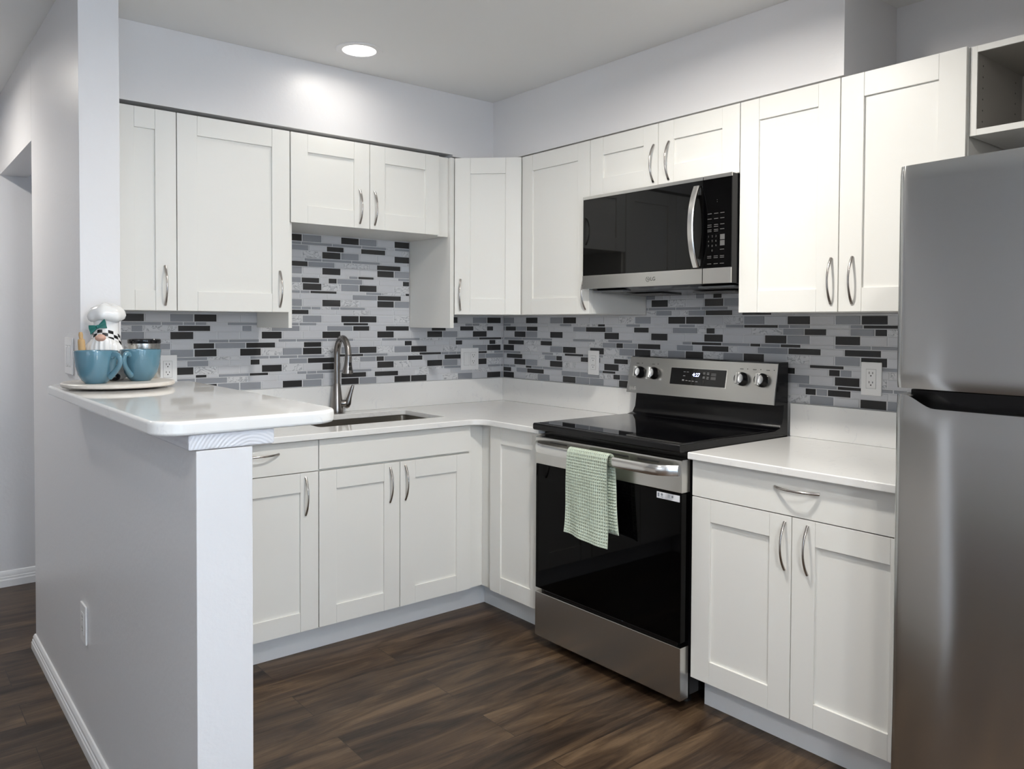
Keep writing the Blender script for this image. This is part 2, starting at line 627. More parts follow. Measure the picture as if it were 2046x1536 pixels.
c = thing('upper_cabinet', 'short two-door upper cabinet over the sink and faucet', 'cabinet', (-1.4355, 0, 0))
carcass(c, 0, .8, UD, 1.7625, UZ1)
d = shaker(c, -.0145, .361, 1.7605, UZ1, UF)
handle(d, .361 - .051, -UF, 1.8565)
d = shaker(c, .361, .736, 1.7605, UZ1, UF)
handle(d, .361 + .024, -UF, 1.8565)
MB().box(.737, .7995, -UD - .001, -UD + .012, 1.7585, UZ1, .0008).build('filler', CAB, c)

# --- diagonal corner upper
c = thing('corner_cabinet', 'angled one-door upper cabinet in the corner', 'cabinet', (0, 0, 0))
k = .3585
MB().prism([(-.003, -.003), (-.612, -.003), (-.612, -k), (-k, -.6115), (-.003, -.6115)], 'z', UZ0 + .003, UZ1, .0008).build('body', CAB, c)
MB().box(-.6345, -.6125, -.377, -.0065, 1.316, UZ1, .0008).build('side_panel', CAB, c)
# the door lies across the cut corner: a child turned 45 degrees
dl = .3585
mid = Vector((-(k + .612) / 2, -(k + .612) / 2, 0))
L = (Vector((-k, -.612, 0)) - Vector((-.612, -k, 0))).length
ang = radians(-45)
door = shaker(None, -L / 2 + .0155, L / 2 - .0155, UZ0, UZ1, .0195)
door.parent = c
door.location = mid
door.rotation_euler = (0, 0, ang)
h = handle(door, -L / 2 + .047, -.0195, HZ)

# --- uppers on the range wall (local x runs towards the fridge)
c = thing('upper_cabinet', 'one-door upper cabinet between the angled corner cabinet and the microwave', 'cabinet', (0, -.6125, 0), R90)
carcass(c, 0, .4635, UD, UZ0 + .003, UZ1)
d = shaker(c, 0, .4635, UZ0, UZ1, UF)
handle(d, .4635 - .022, -UF, HZ)

c = thing('upper_cabinet', 'short two-door upper cabinet directly above the microwave', 'cabinet', (0, -1.0765, 0), R90)
carcass(c, 0, .766, UD, 1.891, UZ1)
d = shaker(c, 0, .383, 1.8885, UZ1, UF)
handle(d, .383 - .022, -UF, 1.9845)
d = shaker(c, .383, .766, 1.8885, UZ1, UF)
handle(d, .383 + .056, -UF, 1.9845)

c = thing('upper_cabinet', 'tall two-door upper cabinet between the microwave and the fridge', 'cabinet', (0, -1.843, 0), R90)
carcass(c, 0, .762, UD, UZ0 + .003, UZ1)
d = shaker(c, 0, .381, UZ0, UZ1, UF)
handle(d, .381 - .024, -UF, 1.4835)
d = shaker(c, .381, .762, UZ0, UZ1, UF)
handle(d, .381 + .048, -UF, 1.4835)

c = thing('open_cabinet', 'doorless open wall cabinet above the fridge', 'cabinet', (0, -2.609, 0), R90)
m = MB()
wd, z0, z1, t = .762, 1.884, 2.139, .018
m.box(0, t, -.365, -.003, z0, z1, .0006).box(wd - t, wd, -.365, -.003, z0, z1, .0006)
m.box(t, wd - t, -.365, -.003, z0, z0 + t, .0006).box(t, wd - t, -.365, -.003, z1 - t, z1, .0006)
m.build('body', CAB, c)
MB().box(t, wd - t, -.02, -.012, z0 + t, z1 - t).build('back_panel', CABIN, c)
# liner faces and shelf-pin holes
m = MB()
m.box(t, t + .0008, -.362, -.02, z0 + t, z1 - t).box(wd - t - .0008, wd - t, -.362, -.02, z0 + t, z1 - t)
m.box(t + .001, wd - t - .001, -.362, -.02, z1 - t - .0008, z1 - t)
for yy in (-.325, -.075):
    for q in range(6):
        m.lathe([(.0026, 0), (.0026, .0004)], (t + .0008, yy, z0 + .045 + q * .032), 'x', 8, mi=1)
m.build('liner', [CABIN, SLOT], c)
# --- base cabinets
BD, BF = .6165, .636
BZ0, BZ1 = .116, .874
c = thing('base_cabinet', 'white base cabinet with one drawer over one door, half hidden by the half wall', 'cabinet', (-1.9035, 0, 0))
carcass(c, 0, .457, BD, .114, .8755)
d = slabfront(c, 0, .457, .7485, BZ1, BF)
handle(d, .2165, -BF, .8315, True)
d = shaker(c, 0, .457, BZ0, .7485, BF)
handle(d, .457 - .056, -BF, .654)
MB().box(-.2905, 0, -BD, -BD + .018, .114, .8755, .0008).build('filler', CAB, c)

c = thing('sink_cabinet', 'white two-door base cabinet with a plain false front under the sink', 'cabinet', (-1.446, 0, 0))
m = MB()
m.box(.0006, .018, -BD, -.003, .114, .8755, .0008).box(.732, .7494, -BD, -.003, .114, .8755, .0008)
m.box(.018, .732, -BD, -.003, .114, .132).box(.018, .732, -.016, -.003, .132, .8755).box(.018, .732, -BD, -BD + .02, .132, .8755)
m.build('body', CAB, c)
slabfront(c, 0, .75, .7525, BZ1, BF, 'false_front')
d = shaker(c, 0, .375, BZ0, .7465, BF)
handle(d, .375 - .05, -BF, .652)
d = shaker(c, .375, .75, BZ0, .7465, BF)
handle(d, .375 + .026, -BF, .652)
MB().box(.7502, .8365, -BD, -BD + .018, .114, .8755, .0008).build('filler', CAB, c)

c = thing('corner_base_cabinet', 'white base cabinet with one tall plain door in the corner beside the range', 'cabinet', (0, -.002, 0), R90)
carcass(c, 0, 1.064, .6085, .114, .8755)
shaker(c, .70, 1.064, BZ0, BZ1, BF)
MB().box(.6165, .70, -BD, -.609, .114, .8755, .0008).build('filler', CAB, c)

c = thing('base_cabinet', 'white base cabinet with a wide drawer over two doors beside the fridge', 'cabinet', (0, -1.8445, 0), R90)
carcass(c, 0, .762, BD, .114, .8755)
d = slabfront(c, 0, .762, .7485, BZ1, BF)
handle(d, .397, -BF, .8325, True)
d = shaker(c, 0, .381, BZ0, .7485, BF)
handle(d, .381 - .023, -BF, .654)
d = shaker(c, .381, .762, BZ0, .7485, BF)
handle(d, .381 + .054, -BF, .656)

TOE = mat('toe_kick_white', (.84, .86, .88), .35)
struct(MB().box(PW + .002, -.535, -.548, -.53, 0, .1135).build('trim_1', TOE))
struct(MB().box(-.548, -.535, -1.066, -.549, 0, .1135).build('trim_2', TOE))
struct(MB().box(-.558, -.545, -2.61, -1.848, 0, .1135).build('trim_3', TOE))

# ------------------------------------------------------------------ worktops and bar
CT0, CT1 = .8762, .902
ov = .66
c = thing('countertop', 'white quartz worktop turning the corner from the sink to the range', 'countertop', (0, 0, 0))
outer = [(PW + .002, -.002), (PW + .002, -ov)] + [(x, y) for x, y in arc(-ov - .075, -ov - .075, .075, 90, 0, 8)] + [(-ov, -1.0665), (-.002, -1.0665), (-.002, -.002)]
SX0, SX1, SY0, SY1 = -1.372, -.735, -.492, -.117
MB().slab(outer, [rrect(SX0, SX1, SY0, SY1, .02, 4)], CT0, CT1, .004).build('slab', QUARTZ, c)
m = MB()
m.box(PW + .002, -.0225, -.0225, -.002, CT1 + .0003, 1.031, .0015).box(-.0225, -.002, -1.0665, -.002, CT1 + .0003, 1.031, .0015)
m.build('upstand', QUARTZ, c)
c = thing('countertop', 'short white quartz worktop between the range and the fridge', 'countertop', (0, 0, 0))
MB().slab([(-.002, -1.8435), (-ov, -1.8435), (-ov, -2.615), (-.002, -2.615)], [], CT0, CT1, .004).build('slab', QUARTZ, c)
MB().box(-.0225, -.002, -2.615, -1.8405, CT1 + .0003, 1.031, .0015).build('upstand', QUARTZ, c)

c = thing('bar_top', 'raised white quartz breakfast bar on the half wall', 'countertop', (0, 0, 0))
bz0, bz1 = 1.1085, 1.1385
bar = arc(-2.40 + .06, -1.912 + .06, .06, 180, 270, 8) + arc(-1.98 - .085, -1.905 + .085, .085, 270, 360, 10) + [(-1.98, -.763), (PW + .002, -.763), (PW + .002, -.7625), (XW - .001, -.7625), (XW - .001, -.70)] + arc(-2.40 + .03, -.70 - .03, .03, 90, 180, 5)
MB().slab(bar, [], bz0, bz1, .007, seg=4).build('slab', QUARTZ, c)
MB().box(-2.331, -2.147, -1.8935, -.764, 1.0735, 1.1083, .006).build('support_board', CAPWOOD, c)

# ------------------------------------------------------------------ mosaic backsplash
TM = [GROUT, TDARK, TMID, TLIGHT, MARBLE]
CODE = {'D': 1, 'M': 2, 'L': 3, 'W': 4}
ROWS = ['MLDMLDMLDDLWMLDM', 'LDWLDLLDWLDMLDWL', 'DWMDWMDWMDLWLMDL', 'LDLLDLLDLLDMLDLL', 'LLWMLDDLWMLDLMDL', 'WLMLDWLDMLLDWMLD', 'LDWDWMDLWLDMLLDW', 'MDMLDLLDMLDWLMDL', 'DLLWDMLLDWMLDLML']
# ROWS[r][i] is tile number i-3 of tile row r; tile 0 starts 1.226 m from the corner


def mosaic(mb, u0, u1, z0, z1, put, seed, shift=0):
    rnd = random.Random(seed)
    P = .1005
    z = 1.0335
    r = 0
    while z < z1:
        for kind, h in (('big', .0315), ('med', .0232), ('thin', .0112)):
            a, b = max(z, z0), min(z + h, z1)
            tiles = []
            if kind == 'big':
                seq = ROWS[r % len(ROWS)]
                k = -12
                while -1.226 + P * k < 1.5:
                    x = -1.226 + P * k
                    tiles.append((x, x + P - .0055, seq[(k + 3 + shift * 5) % len(seq)]))
                    k += 1
            else:
                x = -2.4 + rnd.random() * .1
                last = ''
                while x < 1.5:
                    wv = rnd.choice((.046, .093, .093, .14, .14) if kind == 'med' else (.05, .09, .14, .16))
                    ch = rnd.choice('DDDMMLLWL' if kind == 'med' else 'DMMMMLLW')
                    if ch == last and ch in 'DW':
                        ch = 'L'
                    last = ch
                    tiles.append((x, x + wv - .0045, ch))
                    x += wv
            if b - a > .004:
                for x0, x1, ch in tiles:
                    x0, x1 = max(x0, u0 + .001), min(x1, u1 - .001)
                    if x1 - x0 > .004:
                        put(x0, x1, a, b, CODE[ch])
            z += h + .0037
        r += 1


def tile_front(mb, x0, x1, a, b, ci, P):
    """a tile with a small bevel; P maps (u, depth, z) to the wall"""
    e = .0008
    vs = [P(x0, .0, a), P(x1, .0, a), P(x1, .0, b), P(x0, .0, b), P(x0 + e, .002, a + e), P(x1 - e, .002, a + e), P(x1 - e, .002, b - e), P(x0 + e, .002, b - e)]
    mb.add(vs, [(4, 5, 6, 7), (0, 1, 5, 4), (1, 2, 6, 5), (2, 3, 7, 6), (3, 0, 4, 7)], ci)


mb = MB()
Pb = lambda u, d, z: (u, -.0035 - d, z)
mb.box(PW + .001, -.0065, -.0035, -.0006, 1.0315, 1.3805)
mb.box(-1.4345, -.636, -.0035, -.0006, 1.3805, 1.762)
put = lambda x0, x1, a, b, ci: tile_front(mb, x0, x1, a, b, ci, Pb)
mosaic(mb, PW + .001, -.0065, 1.032, 1.3795, put, 3)
mosaic(mb, -1.4345, -.636, 1.3795, 1.761, put, 3)
bs = mb.build('tile_backsplash', TM, angle=None)
for p in bs.data.polygons:
    p.use_smooth = False
tag(bs, 'grey white and charcoal mosaic tiling on the wall behind the sink', 'backsplash', 'mosaic backsplash')
mb = MB()
Pr = lambda u, d, z: (-.0035 - d, -u, z)
mb.box(-.0035, -.0006, -2.64, -.006, 1.0315, 1.3805).box(-.0035, -.0006, -1.842, -1.0775, 1.3805, 1.495).box(-.0035, -.0006, -1.8385, -1.0685, .905, 1.0315)
put = lambda x0, x1, a, b, ci: tile_front(mb, x0, x1, a, b, ci, Pr)


def put2(x0, x1, a, b, ci):
    put(x0 + 1.13, x1 + 1.13, a, b, ci)


mosaic(mb, .0065 - 1.13, 2.64 - 1.13, 1.032, 1.3795, put2, 11, 1)
mosaic(mb, 1.078 - 1.13, 1.842 - 1.13, 1.3795, 1.494, put2, 11, 1)
bs = mb.build('tile_backsplash', TM, angle=None)
for p in bs.data.polygons:
    p.use_smooth = False
tag(bs, 'grey white and charcoal mosaic tiling on the wall behind the range', 'backsplash', 'mosaic backsplash')


# ------------------------------------------------------------------ outlets and switches (built facing -y)
def plate(name, label, loc, rotz, wide, kinds, group=None, cat='outlet'):
    t = thing(name, label, cat, loc, rotz, group)
    MB().box(-wide / 2, wide / 2, -.0065, 0, -.0605, .0605, .0022, seg=3).build('plate', PLASTIC, t)
    n = len(kinds)
    for i, kd in enumerate(kinds):
        cx = (i - (n - 1) / 2) * .046
        ins = MB().box(cx - .0175, cx + .0175, -.0078, -.004, -.0345, .0345, .0008)
        if kd == 'switch':
            # rocker with its slim dimmer slider
            o = ins.build('rocker', PLASTIC, t)
            MB().box(cx - .014, cx + .006, -.0098, -.007, -.029, .029, .0014).build('paddle', PLASTIC, o)
            MB().box(cx + .009, cx + .013, -.0086, -.007, -.029, .029, .0006).build('slider', PLASTIC, o)
            MB().box(cx - .0185, cx + .0185, -.0067, -.006, -.0355, .0355).build('gap', PRINT, o)
        else:
            s_ = ins
            for zz in (.017, -.017):
                s_.box(cx - .0075, cx - .0052, -.0081, -.0077, zz + .001, zz + .009, mi=1).box(cx + .0052, cx + .0075, -.0081, -.0077, zz + .001, zz + .008, mi=1)
                s_.lathe([(.0026, .0077), (.0026, .0081)], (cx, 0, zz - .0055), '-y', 12, mi=1)
            o = ins.build('receptacle', [PLASTIC, SLOT], t)
            MB().box(cx - .0185, cx + .0185, -.0067, -.006, -.0355, .0355).build('gap', PRINT, o)
    return t


TY = -.0056
plate('wall_outlet', 'white duplex outlet on the tiles behind the mugs', (-1.843, TY, 1.137), 0, .078, ['o'], 'wall outlets')
plate('switch_outlet', 'white double plate with a switch and an outlet near the tiled corner', (-.247, TY, 1.143), 0, .12, ['switch', 'o'])
plate('wall_outlet', 'white duplex outlet on the tiles between the corner and the range', (TY, -.738, 1.145), R90, .076, ['o'], 'wall outlets')
plate('wall_outlet', 'white duplex outlet on the tiles between the range and the fridge', (TY, -2.157, 1.144), R90, .076, ['o'], 'wall outlets')
plate('light_switch', 'white double light switch on the hall face of the post', (XW - .0005, -.602, 1.225), R90, .118, ['switch', 'switch'], None, 'light switch')
plate('wall_outlet', 'white duplex outlet low on the face of the half wall', (XW - .0005, -.80, .392), R90, .076, ['o'], 'wall outlets')

# ------------------------------------------------------------------ sink and faucet
c = thing('sink', 'undermount stainless steel sink set in the worktop', 'sink', (0, 0, 0))
rows = []
for z, g, r in ((.8755, .028, .03), (.8755, .006, .03), (.8735, .004, .028), (.74, .0, .03), (.70, -.004, .034), (.688, -.018, .04), (.685, -.05, .05)):
    rows.append([(x, y, z) for x, y in rrect(SX0 - g, SX1 + g, SY0 - g, SY1 + g, r, 6)])
m = MB().grid(rows, wrap=True)
n = len(rows[-1])
m.f.append(tuple(len(m.v) - n + i for i in range(n)))
m.mi.append(0)
o = m.build('basin', SINKM, c)
md = o.modifiers.new('solid', 'SOLIDIFY')
md.thickness = .0015
md.offset = -1
MB().lathe([(.0, .6865), (.03, .6865), (.045, .6872), (.046, .6855)], ((SX0 + SX1) / 2, SY1 - .09, 0), seg=32, close=True).build('drain', NICKEL, c)

c = thing('faucet', 'dark brushed steel gooseneck faucet with a side lever', 'faucet', (-1.083, -.071, CT1 + .0006))
MB().lathe([(.032, 0), (.0325, .004), (.031, .02), (.0285, .05), (.023, .095), (.0185, .13), (.0166, .142), (.0160, .145)], seg=40).build('base', GUNMETAL, c)
pts = [(0, 0, .143 + .14 * i / 6) for i in range(7)]
rr = .058
pts += [(0, -rr + rr * cos(a), .283 + .08 * sin(a)) for a in [pi * i / 18 for i in range(1, 18)]]
pts += [(0, -2 * rr - .002, .283 - .0)]
MB().tube(pts, .0150, 20, upv=(1, 0, 0)).build('neck', GUNMETAL, c)
# pull-down spray head, tipped slightly forward
hd = MB()
prof = [(.0152, .0), (.0158, .004), (.0165, .03), (.020, .055), (.0255, .078), (.0262, .084), (.024, .0865), (.0, .0862)]
hd.lathe([(r, -z) for r, z in prof], seg=32)
head = hd.build('spray_head', GUNMETAL, c, loc=(0, -2 * rr - .002, .2845))
head.rotation_euler = (radians(6), 0, 0)
MB().box(-.006, .006, -.023, -.0165, -.048, -.032, .002).build('spray_button', BLACKM, head)
MB().box(-.0065, .0065, -.0255, -.019, -.068, -.052, .002).build('spray_button', BLACKM, head)
hub_d = Vector((.82, -.57, 0)).normalized()
MB().tube([hub_d * .016 + Vector((0, 0, .048)), hub_d * .040 + Vector((0, 0, .048)), hub_d * .046 + Vector((0, 0, .048))], [.0175, .0175, .015], 24).build('hub', GUNMETAL, c)
p0 = hub_d * .046 + Vector((0, 0, .042))
lev = [p0 + hub_d * a + Vector((0, 0, b)) for a, b in ((-.004, -.014), (.001, -.008), (.006, .006), (.012, .03), (.019, .056), (.027, .082), (.031, .094))]
MB().tube(lev, [.008, .0135, .0155, .012, .0095, .0085, .006], 16, flat=.75, upv=tuple(hub_d)).build('lever', GUNMETAL, c)

# ------------------------------------------------------------------ range
RY0 = -1.0695
RW = .766
c = thing('range', 'stainless steel and black glass electric range between the worktops', 'stove', (0, RY0, 0), R90)
W_ = RW
MB().box(.001, W_ - .001, -.629, -.03, .045, .9, .003).build('body', BLACK, c)
for x in (.05, W_ - .05):
    for y in (-.58, -.08):
        MB().lathe([(.018, 0), (.018, .01), (.01, .012), (.01, .046)], (x, y, 0), seg=16).build('foot', BLACKM, c)
m = MB()
m.prism([(-.690, .899), (-.694, .905), (-.694, .922), (-.690, .927), (-.12, .927), (-.114, .929), (-.114, .899)], 'x', -.001, W_ + .001, .002)
m.build('cooktop_frame', BLACK, c)
MB().box(.018, W_ - .018, -.672, -.14, .9265, .9282, .0006).build('cooktop_glass', BGLASS, c)
# oven door: steel band over black glass
dr = MB().prism([(-.679, .7585), (-.679, .868), (-.674, .8735), (-.632, .8735), (-.632, .7585)], 'x', .001, W_ - .001, .0025).build('oven_door', STEEL, c)
MB().box(.002, W_ - .002, -.678, -.632, .238, .7578, .003).build('door_glass', OGLASS, dr)
for a, b in ((.092, .190), (.43, .52), (.565, .665)):
    MB().box(a, b, -.6805, -.672, .851, .857, .001).build('vent_slot', SLOT, dr)
# handle: flat bar with swept ends
path = []
for i in range(41):
    s_ = i / 40
    x = .012 + s_ * (W_ - .024)
    e = min(x - .012, W_ - .012 - x)
    path.append((x, -.681 - .056 * (1 - max(0, 1 - e / .10) ** 2.4)))
rows = []
for x, y in path:
    rows.append([(x, y + a, .836 + b) for a, b in ((.007, -.018), (.007, .018), (-.002, .0185), (-.006, .012), (-.0065, .0), (-.006, -.012), (-.002, -.0185))])
m = MB().grid(rows, wrap=True)
m.f += [tuple(range(7)), tuple(len(m.v) - 7 + i for i in range(7))]
m.mi += [0, 0]
m.build('oven_handle', STEELH, dr)
# care label: white strip with a round seal and lines of small print
m = MB().box(.655, .757, -.6792, -.678, .727, .7495, .0003)
m.lathe([(.0046, .6792), (.0046, .6796)], (.6785, 0, .7415), '-y', 20, mi=1)
for i in range(2):
    m.box(.673, .6845, -.6795, -.6791, .7335 - i * .0022, .7345 - i * .0022, mi=1)
for i in range(4):
    m.box(.7045, .715, -.6795, -.6791, .7445 - i * .003, .7455 - i * .003, mi=1)
m.box(.6595, .667, -.6795, -.6791, .7325, .746, mi=1)
m.lathe([(.004, .6791), (.004, .6795)], (.7255, 0, .7405), '-y', 20, mi=1)
m.build('care_label', [mat('label_white', (.75, .76, .80), .5), mat('label_print', (.22, .24, .28), .6)], dr)
# storage drawer
MB().box(.001, W_ - .001, -.679, -.632, .036, .2225, .003).build('storage_drawer', STEEL, c)
m = MB().box(.05, W_ - .02, -.672, -.632, .2235, .2365, .002)
m.build('drawer_grip', BLACK, c)
# back guard
m = MB()
m.prism([(-.03, .899), (-.1135, .899), (-.1135, .929), (-.085, .935), (-.068, .96), (-.062, 1.0), (-.060, 1.024), (-.120, 1.026), (-.094, 1.1885), (-.085, 1.1925), (-.03, 1.1925)], 'x', .0, W_, .002)
bgd = m.build('back_guard', BLACK, c)
p0, p1 = Vector((-.1285, 1.0275)), Vector((-.0985, 1.1875))
mcp = MB().prism([(p0.x, p0.y), (p1.x, p1.y), (p1.x + .006, p1.y + .002), (p0.x + .008, p0.y - .001)], 'x', .0, W_ - .002, .0015)
uu = (p1 - p0).normalized()                       # up along the panel, in (y, z)
nn = Vector((-uu.y, uu.x))                        # out of the panel
PANEL = Matrix(((1, 0, 0, 0), (0, uu.x, nn.x, p0.x), (0, uu.y, nn.y, p0.y), (0, 0, 0, 1)))


def on_panel(mb, x0, x1, v0, v1, d0, d1, bev=0., mi=0):
    mb.box(x0, x1, v0, v1, d0, d1, bev, mi, mtx=PANEL)


for x in (.04, .132, .595, .655, .715):
    on_panel(mcp, x, x + .016, .134, .1365, .0001, .0004, mi=1)
    on_panel(mcp, x + .033, x + .037, .135, .138, .0001, .0004, mi=1)
cp = mcp.build('control_panel', [STEEL, PRINTD], bgd)
for i, x in enumerate((.068, .15, .612, .704)):
    kb = MB()
    kb.lathe([(.0275, 0), (.0275, .009), (.0245, .013), (.0235, .026), (.0225, .028)], seg=36)
    for q in range(len(kb.v)):
        v = kb.v[q]
        kb.v[q] = tuple(PANEL @ Vector((x + v[0], .094 + v[1], v[2])))
    kn = kb.build('knob', BLACK, cp)
    fb = MB().lathe([(.0, .0282), (.018, .0282), (.0215, .0276)], seg=36, close=True)
    for q in range(len(fb.v)):
        v = fb.v[q]
        fb.v[q] = tuple(PANEL @ Vector((x + v[0], .094 + v[1], v[2])))
    fb.build('knob_face', KNOBF, kn)
    g = MB()
    on_panel(g, x - .0065, x + .0065, .094 - .024, .094 + .024, .026, .046, .003)
    g.build('grip', STEELH, kn)
m = MB()
on_panel(m, .244, .536, .0505, .1275, -.001, .0012, .0006)
m.build('display_frame', STEELH, cp)
m = MB()
on_panel(m, .2465, .5335, .053, .125, .0008, .0018, .0004)
mdisp = m
m = MB()
m.text('4:27', PANEL @ Matrix.Translation((.383, .098, .0019)), .022, .0002)
digits = m
m = mdisp
for x, v in ((.315, .108), (.332, .108), (.315, .091), (.312, .074), (.312, .070), (.330, .071), (.347, .070), (.364, .070), (.383, .069), (.418, .109), (.438, .109), (.418, .104), (.438, .103), (.418, .091), (.438, .091), (.418, .086), (.438, .084)):
    on_panel(m, x, x + .011, v, v + .0022, .0017, .0021, mi=1)
for v in (.104, .088):
    on_panel(m, .459, .484, v - .006, v + .006, .0017, .0020, mi=2)
dsp = m.build('display', [BGLASS, PRINT, PRINTD], cp)
digits.build('clock_digits', emit_mat('clock_blue', (.55, .6, 1), 5), dsp)


def lg_mark(mb, mtx, r, name_size, mi=0):
    """round face mark followed by the two letters"""
    n = 26
    for a0, a1 in ((100, 440),):
        vs, fs = [], []
        for i in range(n + 1):
            a = radians(a0 + (a1 - a0) * i / n)
            vs += [mtx @ Vector((r * cos(a), r * sin(a), 0)), mtx @ Vector((r * .84 * cos(a), r * .84 * sin(a), 0))]
        for i in range(n):
            fs.append((2 * i, 2 * i + 1, 2 * i + 3, 2 * i + 2))
        mb.add(vs, fs, mi)
    mb.box(-.06 * r, .06 * r, -.42 * r, .42 * r, 0, .0002, mi=mi, mtx=mtx)
    mb.box(-.06 * r, .42 * r, -.42 * r, -.30 * r, 0, .0002, mi=mi, mtx=mtx)
    mb.box(.15 * r, .85 * r, -.07 * r, .07 * r, 0, .0002, mi=mi, mtx=mtx)
    mb.box(-.45 * r, -.25 * r, .28 * r, .48 * r, 0, .0002, mi=mi, mtx=mtx)
    mb.text('LG', mtx @ Matrix.Translation((r * 1.35, 0, 0)), name_size, .0001, mi, 'LEFT')


m = MB()
lg_mark(m, PANEL @ Matrix.Translation((.022, .020, .0003)), .0085, .019)
m.build('maker_mark', mat('logo_pale', (.62, .6, .58), .4, .2), cp)

# dish towel hung over the oven handle
TX0, TX1 = .272, .485
hy, hz, hr = -.737, .836, .0215


def towel_layer(x0, x1, zf, zb, flare, skew):
    nu, ns = 176, 340
    lf, lb = hz - zf, hz - zb
    tot = lf + pi * hr + lb
    rows = []
    for i in range(ns + 1):
        s_ = tot * i / ns
        if s_ < lf:
            by, bz, ny, nz, hang = hy - hr * .72, zf + s_, -1, 0, (lf - s_) / lf
        elif s_ < lf + pi * hr:
            a = (s_ - lf) / hr
            by, bz, ny, nz, hang = hy - hr * .72 * cos(a), hz + hr * 1.22 * sin(a), -cos(a), sin(a), 0
        else:
            q = s_ - lf - pi * hr
            by, bz, ny, nz, hang = hy + hr * .72, hz - q, 1, 0, -q / lb
        row = []
        for j in range(nu + 1):
            u = j / nu
            f = max(hang, 0)
            bk = max(-hang, 0)
            x = x0 + (x1 - x0) * u + flare * f * (u - .62) + bk * .03 + .004 * sin(s_ * 17 + 1)
            wv = .006 * f * sin(u * 7 + .6) + .0035 * f * sin(u * 13 + s_ * 9) - .012 * f * f
            cell_u, cell_s = u * 22, s_ / .0112
            edge = min(1, min(s_, tot - s_) / .016) * min(1, min(u, 1 - u) * 30)
            pit = min(1, max(0, (min(abs(sin(pi * cell_u)), abs(sin(pi * cell_s))) - .42) / .3))
            d = -.0062 * pit * pit * (3 - 2 * pit) * edge + .0025
            yy = by + ny * d + wv
            zz = bz + nz * d - f * skew * (u - .3) * (1 - s_ / max(lf, .01))
            if ny > 0:
                yy = min(yy, -.6835)
            row.append((x, yy, zz))
        rows.append(row)
    return rows


m = MB().grid(towel_layer(TX0, TX1, .533, .567, .016, .018))
o = m.build('dish_towel', TOWEL, angle=60)
o.location = (0, RY0, 0)
o.rotation_euler = (0, 0, R90)
md = o.modifiers.new('solid', 'SOLIDIFY')
md.thickness = .0022
md.offset = 0
tag(o, 'sage green waffle weave dish towel over the oven door handle', 'towel')

# ------------------------------------------------------------------ microwave
MZ0, MZ1 = 1.490, 1.8875
MF = .42
c = thing('microwave', 'black and stainless over-the-range microwave', 'microwave', (0, -1.0775, 0), R90)
MW_ = .764
m = MB().prism([(-.015, MZ0 - .022), (-.015, MZ1), (-.385, MZ1), (-.385, MZ0 + .002), (-.30, MZ0 - .014)], 'x', .001, MW_ - .001, .002)
m.build('body', BLACK, c)
for x0, x1 in ((.10, .30), (.46, .66)):
    MB().box(x0, x1, -.25, -.12, MZ0 - .0245, MZ0 - .0185, .001).build('grease_filter', GREYB, c)
for x0, x1 in ((.02, .19), (.58, .74)):
    MB().box(x0, x1, -.37, -.32, MZ0 - .013, MZ0 - .006, .001).build('cooktop_lamp', GREYP, c)
XS = .638                       # split between door and control panel
dm = MB().box(.0, XS - .001, -MF, -.386, MZ0, MZ1, .003).build('door', BLACK, c)
MB().box(.002, XS - .002, -MF - .0012, -MF + .004, MZ0 + .058, MZ1 - .014, .001).build('door_glass', MGLASS, dm)
m = MB().box(.0, XS - .0015, -MF - .002, -MF + .004, MZ0 + .0, MZ0 + .057, .0015)
m.build('lower_trim', STEEL, dm)
MB().box(.0, XS - .0015, -MF - .002, -MF + .004, MZ1 - .0135, MZ1, .0012).build('crown_trim', STEEL, dm)
m = MB()
FRONT = Matrix(((1, 0, 0, 0), (0, 0, -1, 0), (0, 1, 0, 0), (0, 0, 0, 1)))
lg_mark(m, Matrix.Translation((.372, -MF - .0022, MZ0 + .028)) @ FRONT, .010, .021)
m.build('maker_mark', LOGO, dm)
# bowed strap handle
rows = []
for i in range(31):
    s_ = -1 + 2 * i / 30
    z = 1.703 + s_ * .152
    o_ = .010 + .036 * (1 - abs(s_) ** 2.2)
    hw = .0135
    rows.append([(.614 + a, -MF - o_ + b, z) for a, b in ((-hw, .004), (hw, .004), (hw, -.001), (hw - .004, -.0045), (-hw + .004, -.0045), (-hw, -.001))])
m = MB().grid(rows, wrap=True)
m.f += [tuple(range(6)), tuple(len(m.v) - 6 + i for i in range(6))]
m.mi += [0, 0]
m.box(.604, .624, -MF - .012, -MF, 1.555, 1.585, .003).box(.604, .624, -MF - .012, -MF, 1.82, 1.85, .003)
m.build('handle', STEELH, dm)
pm = MB().box(XS + .0005, MW_, -MF, -.386, MZ0, MZ1, .003).build('control_panel', BLACK, c)
mpg = MB().box(XS + .0015, MW_ - .002, -MF - .0012, -MF + .004, MZ0 + .058, MZ1 - .014, .001)
MB().box(XS + .001, MW_, -MF - .002, -MF + .004, MZ0, MZ0 + .057, .0015).build('lower_trim', STEEL, pm)
MB().box(XS + .001, MW_, -MF - .002, -MF + .004, MZ1 - .0135, MZ1, .0012).build('crown_trim', STEEL, pm)
m = mpg
yk = -MF - .0013
kx = (.668, .697, .724)
for zz, ls in ((1.745, (1, 1, 1)), (1.726, (1, 1, 1)), (1.704, (1, 1, 1)), (1.697, (1, 1, 0)), (1.686, (1, 1, 1)), (1.680, (1, 1, 0)), (1.589, (1, 1, 1)), (1.583, (1, 1, 1)), (1.561, (1, 1, 1)), (1.612, (0, 0, 1))):
    for q, x in enumerate(kx):
        if ls[q]:
            m.box(x - .009, x + .009, yk - .0003, yk, zz, zz + .0024, mi=1)
